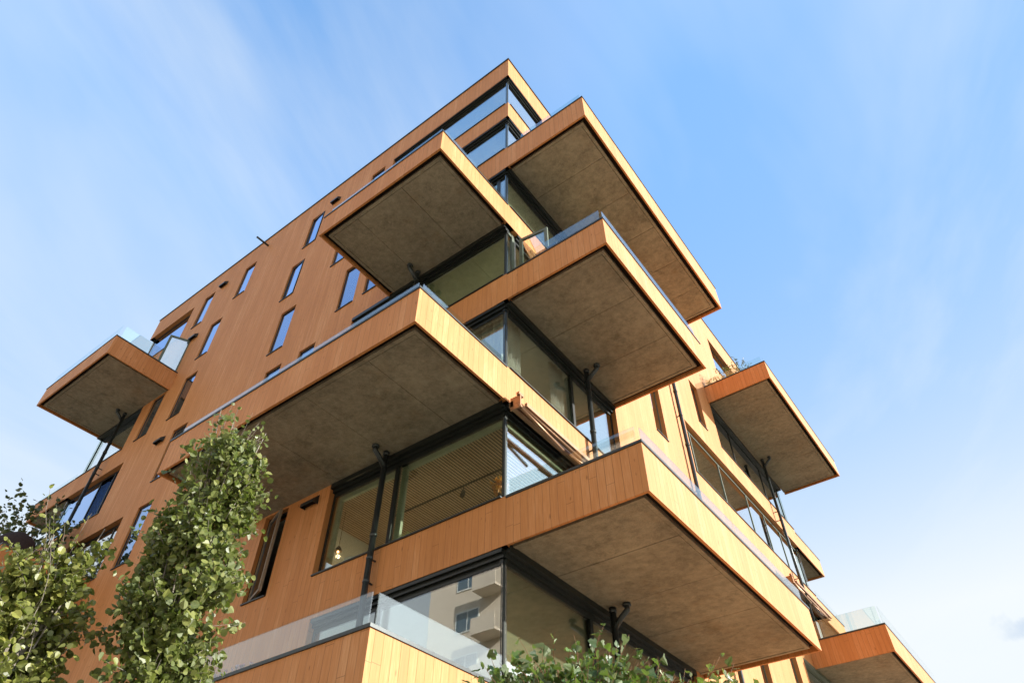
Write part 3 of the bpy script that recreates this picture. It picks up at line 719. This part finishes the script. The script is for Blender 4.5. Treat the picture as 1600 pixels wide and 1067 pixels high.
# ---------------------------------------------------------------- plants and objects on the balconies
def potted(name, base, h, spread, n, size, mat, kind, label, cat, pot=True, seed=1, potr=.16, poth=.32):
    global rng
    rng = random.Random(seed); t = thing(name, base, label, cat); b = Vector(base)
    if pot:
        mb = MB(); mb.lathe(base, [(.001, 0), (potr*.72, 0), (potr, poth), (potr*1.05, poth), (potr*1.05, poth-.04), (potr*.9, poth-.04), (potr*.85, poth-.06), (.001, poth-.06)], 18)
        mb.build('pot', PIPE, t, True)
    wood, crown = MB(), MB()
    for i in range(n):
        a = rng.uniform(0, 6.283); r = spread*math.sqrt(rng.random()); z = rng.uniform(.25, 1)*h
        s = b+Vector((0, 0, poth*.8)); e = b+Vector((math.cos(a)*r*.8, math.sin(a)*r*.8, poth+z*.75))
        m_ = s.lerp(e, .5)+Vector((0, 0, .1*h)); wood.tube([s, m_, e], [.008, .006, .004], 5)
        spray(crown, wood, e, Vector((math.cos(a)*.6, math.sin(a)*.6, .7)), h*.3, 12, size, kind, .0, .003, size*.6)
    wood.build('stems', TWIG, t, True); crown.build('foliage', mat, t)
    return t
potted('potted_shrub', (1.35, 14.3, 17.93), 1.85, .30, 26, .085, LEAF_D, 'narrow', 'small dark potted tree showing above the upper far balcony on the right', 'plant', seed=31)
potted('potted_shrub', (.75, 14.0, 17.93), 1.2, .34, 30, .07, LEAF_C, 'narrow', 'yellow green potted shrub against the wall on the upper far right balcony', 'plant', seed=32)
potted('potted_plant', (.35, 13.62, 17.93), .62, .22, 18, .07, LEAF_C, 'narrow', 'low yellow plant just behind the rail of the upper far right balcony', 'plant', seed=33)
potted('potted_plant', (-18.3, -1.5, 18.0), 1.0, .3, 18, .08, LEAF_D, 'round', 'small dark plant seen through the glass rail of the upper left balcony', 'plant', seed=34)
potted('potted_tree', (-18.9, -1.35, 9.05), 3.4, 1.15, 95, .13, LEAF_D, 'round', 'dark leafy potted tree against the sky on the balcony at the left edge', 'plant', seed=35, potr=.32, poth=.55)
# dark covered garden seat on the balcony at the far left
t = thing('covered_seat', (-17.6, -1.75, 9.05), 'dark brown dome shaped seat cover behind the railing at the left edge', 'seat cover')
mb = MB(); mb.lathe((-17.6, -1.75, 9.05), [(.62, 0), (.68, .5), (.70, 1.0), (.62, 1.45), (.45, 1.72), (.22, 1.88), (.01, 1.93)], 28); mb.build('cover', SEAT, t, True)
mb = MB(); mb.lathe((-17.6, -1.75, 9.05), [(.69, .95), (.725, .97), (.725, 1.03), (.69, 1.05)], 28); mb.build('hem_band', DARK, t, True)

# orange flowers in a vase and the plants along the third storey sill
sx, sy, sz = -.36, .30, 6.47
t = thing('flower_vase', (sx, sy, sz), 'orange flowers in a dark vase inside the corner window', 'flowers')
mb = MB(); mb.lathe((sx, sy, sz), [(.001, .03), (.05, .03), (.075, .12), (.06, .22), (.045, .26), (.05, .28), (.04, .28), (.03, .2), (.001, .2)], 18); mb.build('vase', DARK, t, True)
rng = random.Random(3); fl, st = MB(), MB()
for i in range(46):
    a = rng.uniform(0, 6.283); r = rng.uniform(.02, .17); p = Vector((sx+math.cos(a)*r, sy+math.sin(a)*r*.8, sz+rng.uniform(.36, .60)))
    st.tube([(sx, sy, sz+.2), tuple(Vector((sx, sy, sz+.3)).lerp(p, .4)), tuple(p)], .003, 5)
    for k in range(7): add_leaf(fl, p, rvec(), rvec(), .075, 'narrow')
FLOW = mat_leaf('orange_petal', (.85, .20, .015), (.95, .30, .02), (.95, .42, .05), .5)
st.build('stems', TWIG, t); fl.build('flowers', FLOW, t)
SPOTG = mat_leaf('sill_plant_leaf', (.10, .12, .04), (.25, .24, .08), (.5, .42, .15))
potted('sill_plant', (-2.72, .34, 6.46), .30, .12, 12, .05, SPOTG, 'narrow', 'small yellowish plant on the sill beside the window mullion', 'plant', seed=41, potr=.06, poth=.10)
potted('sill_plant', (-.95, .34, 6.46), .16, .07, 8, .04, SPOTG, 'narrow', 'tiny plant on the sill left of the orange flowers', 'plant', seed=42, potr=.045, poth=.07)
t = thing('bowl', (-4.15, .36, 6.46), 'round white bowl on the sill of the third storey window', 'bowl')
mb = MB(); mb.lathe((-4.15, .36, 6.46), [(.001, .03), (.08, .03), (.17, .16), (.19, .26), (.175, .26), (.15, .16), (.07, .06), (.001, .06)], 22); mb.build('bowl_body', WHITE, t, True)
mb = MB(); mb.lathe((-4.15, .36, 6.46), [(.001, .001), (.07, .001), (.07, .03), (.001, .03)], 18); mb.build('foot', WHITE, t, True)
t = thing('spotlight', (-2.4, 1.62, 8.05), 'small black ceiling spotlight behind the third storey glass', 'lamp')
mb = MB(); mb.tube([(-2.4, 1.62, 8.45), (-2.4, 1.62, 8.3)], .012, 8); mb.build('stem', DARK, t)
mb = MB(); mb.tube([(-2.4, 1.62, 8.32), (-2.34, 1.52, 8.14)], [.045, .052], 14); mb.build('lamp_head', DARK, t, True)
# the small lit lamp deep in the third storey room
lx, ly, lz = -5.25, .80, 7.48
t = thing('pendant_lamp', (lx, ly, lz), 'small lit warm lamp glowing deep inside the third storey room', 'lamp')
mb = MB(); mb.tube([(lx, ly, lz+.12), (lx, ly, 8.47)], .006, 6); mb.build('cord', DARK, t)
mb = MB(); mb.lathe((lx, ly, lz), [(.09, -.01), (.055, .07), (.015, .12), (.001, .12)], 18); mb.build('lamp_shade', DARK, t, True)
m, nt, out = newmat('warm_bulb'); g = N(nt); em = g.n('ShaderNodeEmission'); em.inputs[0].default_value = (1, .55, .22, 1); em.inputs[1].default_value = 4; g.link(em.outputs[0], out.inputs[0])
mb = MB(); mb.lathe((lx, ly, lz-.02), [(.001, -.025), (.017, -.015), (.022, 0), (.017, .018), (.001, .028)], 14); mb.build('bulb', m, t, True)
pl_ = bpy.data.lights.new('bulb_light', 'POINT'); po = bpy.data.objects.new('bulb_light', pl_); COL.objects.link(po); po.location = (lx, ly, lz-.12); pl_.energy = 4; pl_.color = (1, .72, .42); pl_.shadow_soft_size = .05
# pink flowers behind the lowest glass rail
PINK = mat_leaf('pink_petal', (.45, .06, .14), (.62, .16, .26), (.80, .55, .60), .3)
t = thing('flower_box', (-3.05, -2.36, 3.02), 'pink flowers behind the glass rail of the lowest balcony', 'flowers')
mb = MB(); mb.box(-3.6, -2.5, -2.44, -2.26, 2.98, 3.30); mb.build('planter', PIPE, t)
fl, st = MB(), MB()
for i in range(46):
    p = Vector((rng.uniform(-3.55, -2.55), rng.uniform(-2.44, -2.3), rng.uniform(3.4, 3.60)))
    st.tube([(p.x, -2.36, 3.28), tuple(p)], .003, 5)
    for k in range(5): add_leaf(fl, p, rvec(), rvec(), .034, 'round')
st.build('stems', TWIG, t); fl.build('flowers', PINK, t)
# dark lounge chair behind the glass of the middle right balcony
t = thing('lounge_chair', (.95, .75, 12.02), 'dark blue lounge chair behind the glass of the middle right balcony', 'chair')
NAVY = mat_plain('navy_cloth', (.025, .04, .085), .8, 0, .2, .15)
mb = MB(); mb.obox((.65, .45, 12.34), (.6, 0, 0), (0, .55, .0), (0, 0, .08)); mb.build('seat', NAVY, t)
mb = MB(); mb.obox((.65, .36, 12.36), (.6, 0, 0), (0, .07, .01), (0, -.12, .62)); mb.build('backrest', NAVY, t)
for lx in (.67, 1.19):
    for ly in (.47, .95): l = MB(); l.box(lx, lx+.035, ly, ly+.035, 12.02, 12.34); l.build('leg', FRAME, t)

# curtains
def curtain(pts, z0, z1, label, amp=.045, wl=.11):
    t = MB(); a, b = Vector(pts[0]), Vector(pts[1]); L = (b-a).length; d = (b-a).normalized(); n = Vector((-d.y, d.x, 0)); k = int(L/.0135)
    P = [a+d*(L*i/k)+n*(amp*math.sin(2*math.pi*L*i/k/wl)+.012*math.sin(i*.37)) for i in range(k+1)]
    for p, q in zip(P, P[1:]): t.quad((p.x, p.y, z0), (q.x, q.y, z0), (q.x, q.y, z1), (p.x, p.y, z1))
    o = t.build('curtain', CURT, None, True); m = o.modifiers.new('thick', 'SOLIDIFY'); m.thickness = .003
    return tag(o, label, 'curtain', 'curtains in the fourth storey windows')
curtain([(-1.25, .36, 0), (-.34, .36, 0)], 9.56, 11.56, 'pleated white curtain left of the corner post, behind the fourth storey glass')
curtain([(-.36, .42, 0), (-.36, 1.0, 0)], 9.56, 11.56, 'pleated white curtain right of the corner post, behind the fourth storey glass')
curtain([(-.36, 2.2, 0), (-.36, 2.72, 0)], 9.56, 11.56, 'narrow white curtain beside the mullion next to the downpipe')
curtain([(-.36, 3.0, 0), (-.36, 3.6, 0)], 3.45, 5.5, 'white curtain in the lowest window behind the shrub')

# ---------------------------------------------------------------- the house across the street (mirrored in the lowest glass)
nb = thing('apartment_house', (-15, -32, GZ), 'tan rendered apartment house across the street', 'building')
PINKW = mat_plain('tan_render', (.66, .57, .47), .9, 0, .1, .06, .6)
GLD = mat_plain('dark_house_glass', (.09, .14, .19), .12, 0, .6, .2)
mb = MB(); nx0, nx1, ny = -27.6, 16.0, -27.0; mb.box(nx0, nx1, ny-10, ny, GZ, 29.0); mb.build('wall', PINKW, nb)
mb = MB(); mb.box(nx0-.2, nx1+.2, ny-10.2, ny+.2, 29.002, 29.25); mb.build('roof', CAP, nb)
for fl_ in range(9):
    z = .2+3.0*fl_
    for i, x in enumerate(range(-25, 14, 5)):
        f = MB(); f.box(x, x+2.1, ny+.002, ny+.06, z+.9, z+2.4); w = f.build('window', WHITE, nb)
        g = MB(); g.box(x+.1, x+1.0, ny+.061, ny+.075, z+1.0, z+2.3); g.box(x+1.1, x+2.0, ny+.061, ny+.075, z+1.0, z+2.3); g.build('glass_pane', GLD, w)
        if i % 2 == 0:
            b_ = MB(); b_.box(x+2.4, x+4.4, ny+.002, ny+1.3, z-.1, z+.05); b_.box(x+2.4, x+4.4, ny+1.24, ny+1.3, z+.051, z+1.0); b_.build('balcony', PINKW, nb)

# ---------------------------------------------------------------- ground
m, nt, out = newmat('pale_paving'); g = N(nt); o = g.obj()
br = g.n('ShaderNodeTexBrick'); br.inputs['Scale'].default_value = 2.2; g.link(o, br.inputs['Vector'])
br.inputs['Color1'].default_value = (.33, .275, .195, 1); br.inputs['Color2'].default_value = (.29, .24, .17, 1); br.inputs['Mortar'].default_value = (.2, .16, .12, 1)
br.inputs['Mortar Size'].default_value = .012
c = g.mix(.35, br.outputs['Color'], g.ramp(g.noise(o, .35, 5), [(.3, (.25, .205, .145)), (.7, (.36, .30, .22))]))
b = g.pbsdf(c, .85, 0, .2); g.link(b.outputs[0], out.inputs[0])
mb = MB(); S = 900; mb.quad((-S, -S, GZ), (S, -S, GZ), (S, S, GZ), (-S, S, GZ))
gr = mb.build('ground', m); gr['kind'] = 'structure'

# ---------------------------------------------------------------- sun and sky
SUN = Vector((1.0, .50, .425)).normalized()
sl = bpy.data.lights.new('sun', 'SUN'); so = bpy.data.objects.new('sun', sl); COL.objects.link(so)
sl.energy = 2.35; sl.angle = R(.53); sl.color = (1.0, .96, .91)
so.rotation_euler = SUN.to_track_quat('Z', 'Y').to_euler(); so.location = (60, 30, 40)
W = bpy.data.worlds.new('World'); scene.world = W; W.use_nodes = True
nt = W.node_tree; nt.nodes.clear(); g = N(nt); out = g.n('ShaderNodeOutputWorld')
sky = g.n('ShaderNodeTexSky', sky_type='NISHITA'); sky.sun_disc = False
sky.sun_elevation = math.asin(SUN.z); sky.sun_rotation = math.atan2(SUN.x, SUN.y)
sky.air_density = 1.0; sky.dust_density = 1.0; sky.ozone_density = 1.6; sky.altitude = 100
d = g.n('ShaderNodeTexCoord').outputs['Generated']
x, y, z = g.sep(d)
# thin high cloud: streaks laid out on a flat layer overhead
inv = g.math('DIVIDE', 1, g.math('MAXIMUM', z, .06))
cx, cy = g.math('MULTIPLY', x, inv), g.math('MULTIPLY', y, inv)
ca, sa = math.cos(R(118)), math.sin(R(118))
al = g.math('ADD', g.math('MULTIPLY', cx, ca), g.math('MULTIPLY', cy, sa))
ac = g.math('SUBTRACT', g.math('MULTIPLY', cy, ca), g.math('MULTIPLY', cx, sa))
n1 = g.noise(g.vec(g.math('MULTIPLY', al, .55), g.math('MULTIPLY', ac, 1.5), 2.0), 1.0, 6, .56, .8)
n2 = g.noise(g.vec(g.math('MULTIPLY', al, .35), g.math('MULTIPLY', ac, .6), 7.4), 1.0, 5, .52, .5)
cl = g.ramp(g.math('ADD', g.math('MULTIPLY', n1, .5), g.math('MULTIPLY', n2, .5)), [(.42, 0.0), (.68, .85)])
cl = g.math('MULTIPLY', cl, 1.0)

hz = g.math('POWER', g.math('SUBTRACT', 1, g.math('MAXIMUM', z, 0)), 3)
sb = g.sep(sky.outputs[0])[2]
lim = g.math('MINIMUM', 1.0, g.math('DIVIDE', 1.86, g.math('MAXIMUM', sb, .01)))
vt = g.n('ShaderNodeVectorMath', operation='MULTIPLY'); g.link(sky.outputs[0], vt.inputs[0]); vt.inputs[1].default_value = (.74, .93, 1.0)
vm = g.n('ShaderNodeVectorMath', operation='SCALE'); g.link(vt.outputs[0], vm.inputs[0]); g.link(lim, vm.inputs['Scale'])
skyc = g.mix(g.math('MULTIPLY', hz, 3.7, clamp=True), vm.outputs[0], (1.66, 1.75, 1.82))   # pale haze towards the horizon
skyc = g.mix(cl, skyc, (1.56, 1.70, 1.80))
# one small grey cloud low in the sky
v0 = g.n('ShaderNodeVectorMath', operation='DISTANCE'); wob = g.n('ShaderNodeVectorMath', operation='ADD'); g.link(d, wob.inputs[0])
sc_ = g.n('ShaderNodeVectorMath', operation='MULTIPLY'); nn = g.n('ShaderNodeTexNoise'); nn.inputs['Scale'].default_value = 45; nn.inputs['Detail'].default_value = 5; g.link(d, nn.inputs['Vector'])
g.link(nn.outputs['Color'], sc_.inputs[0]); sc_.inputs[1].default_value = (.03, .03, .045); g.link(sc_.outputs[0], wob.inputs[1])
st_ = g.n('ShaderNodeVectorMath', operation='MULTIPLY'); g.link(wob.outputs[0], st_.inputs[0]); st_.inputs[1].default_value = (1, 1, 2.4)
cd = (fw*F + r2*(1604-800) - u2*(978-533.5)).normalized()
g.link(st_.outputs[0], v0.inputs[0]); v0.inputs[1].default_value = (cd.x+.015, cd.y+.015, (cd.z+.0225)*2.4)
sm = g.ramp(v0.outputs['Value'], [(.004, .55), (.034, 0.0)])
skyc = g.mix(sm, skyc, (.95, 1.20, 1.55))
dp = g.n('ShaderNodeVectorMath', operation='DOT_PRODUCT'); g.link(d, dp.inputs[0]); dp.inputs[1].default_value = tuple(SUN)
glow = g.math('MULTIPLY_ADD', g.math('MULTIPLY', g.math('SUBTRACT', dp.outputs['Value'], .78), 4.5, clamp=True), 2.6, 1.0)   # brighter sky round the sun
vg = g.n('ShaderNodeVectorMath', operation='SCALE'); g.link(skyc, vg.inputs[0]); g.link(glow, vg.inputs['Scale']); skyc = vg.outputs[0]
bg = g.n('ShaderNodeBackground'); bg.inputs[1].default_value = .15; g.link(skyc, bg.inputs[0]); g.link(bg.outputs[0], out.inputs[0])

# ---------------------------------------------------------------- view
vs = scene.view_settings; vs.view_transform = 'Standard'; vs.look = 'None'; vs.exposure = 1.9; vs.gamma = 1.0; vs.use_curve_mapping = False
scene.render.engine = 'CYCLES'
scene.cycles.max_bounces = 10; scene.cycles.transparent_max_bounces = 24; scene.cycles.diffuse_bounces = 5; scene.cycles.glossy_bounces = 5
scene.cycles.caustics_reflective = False; scene.cycles.caustics_refractive = False
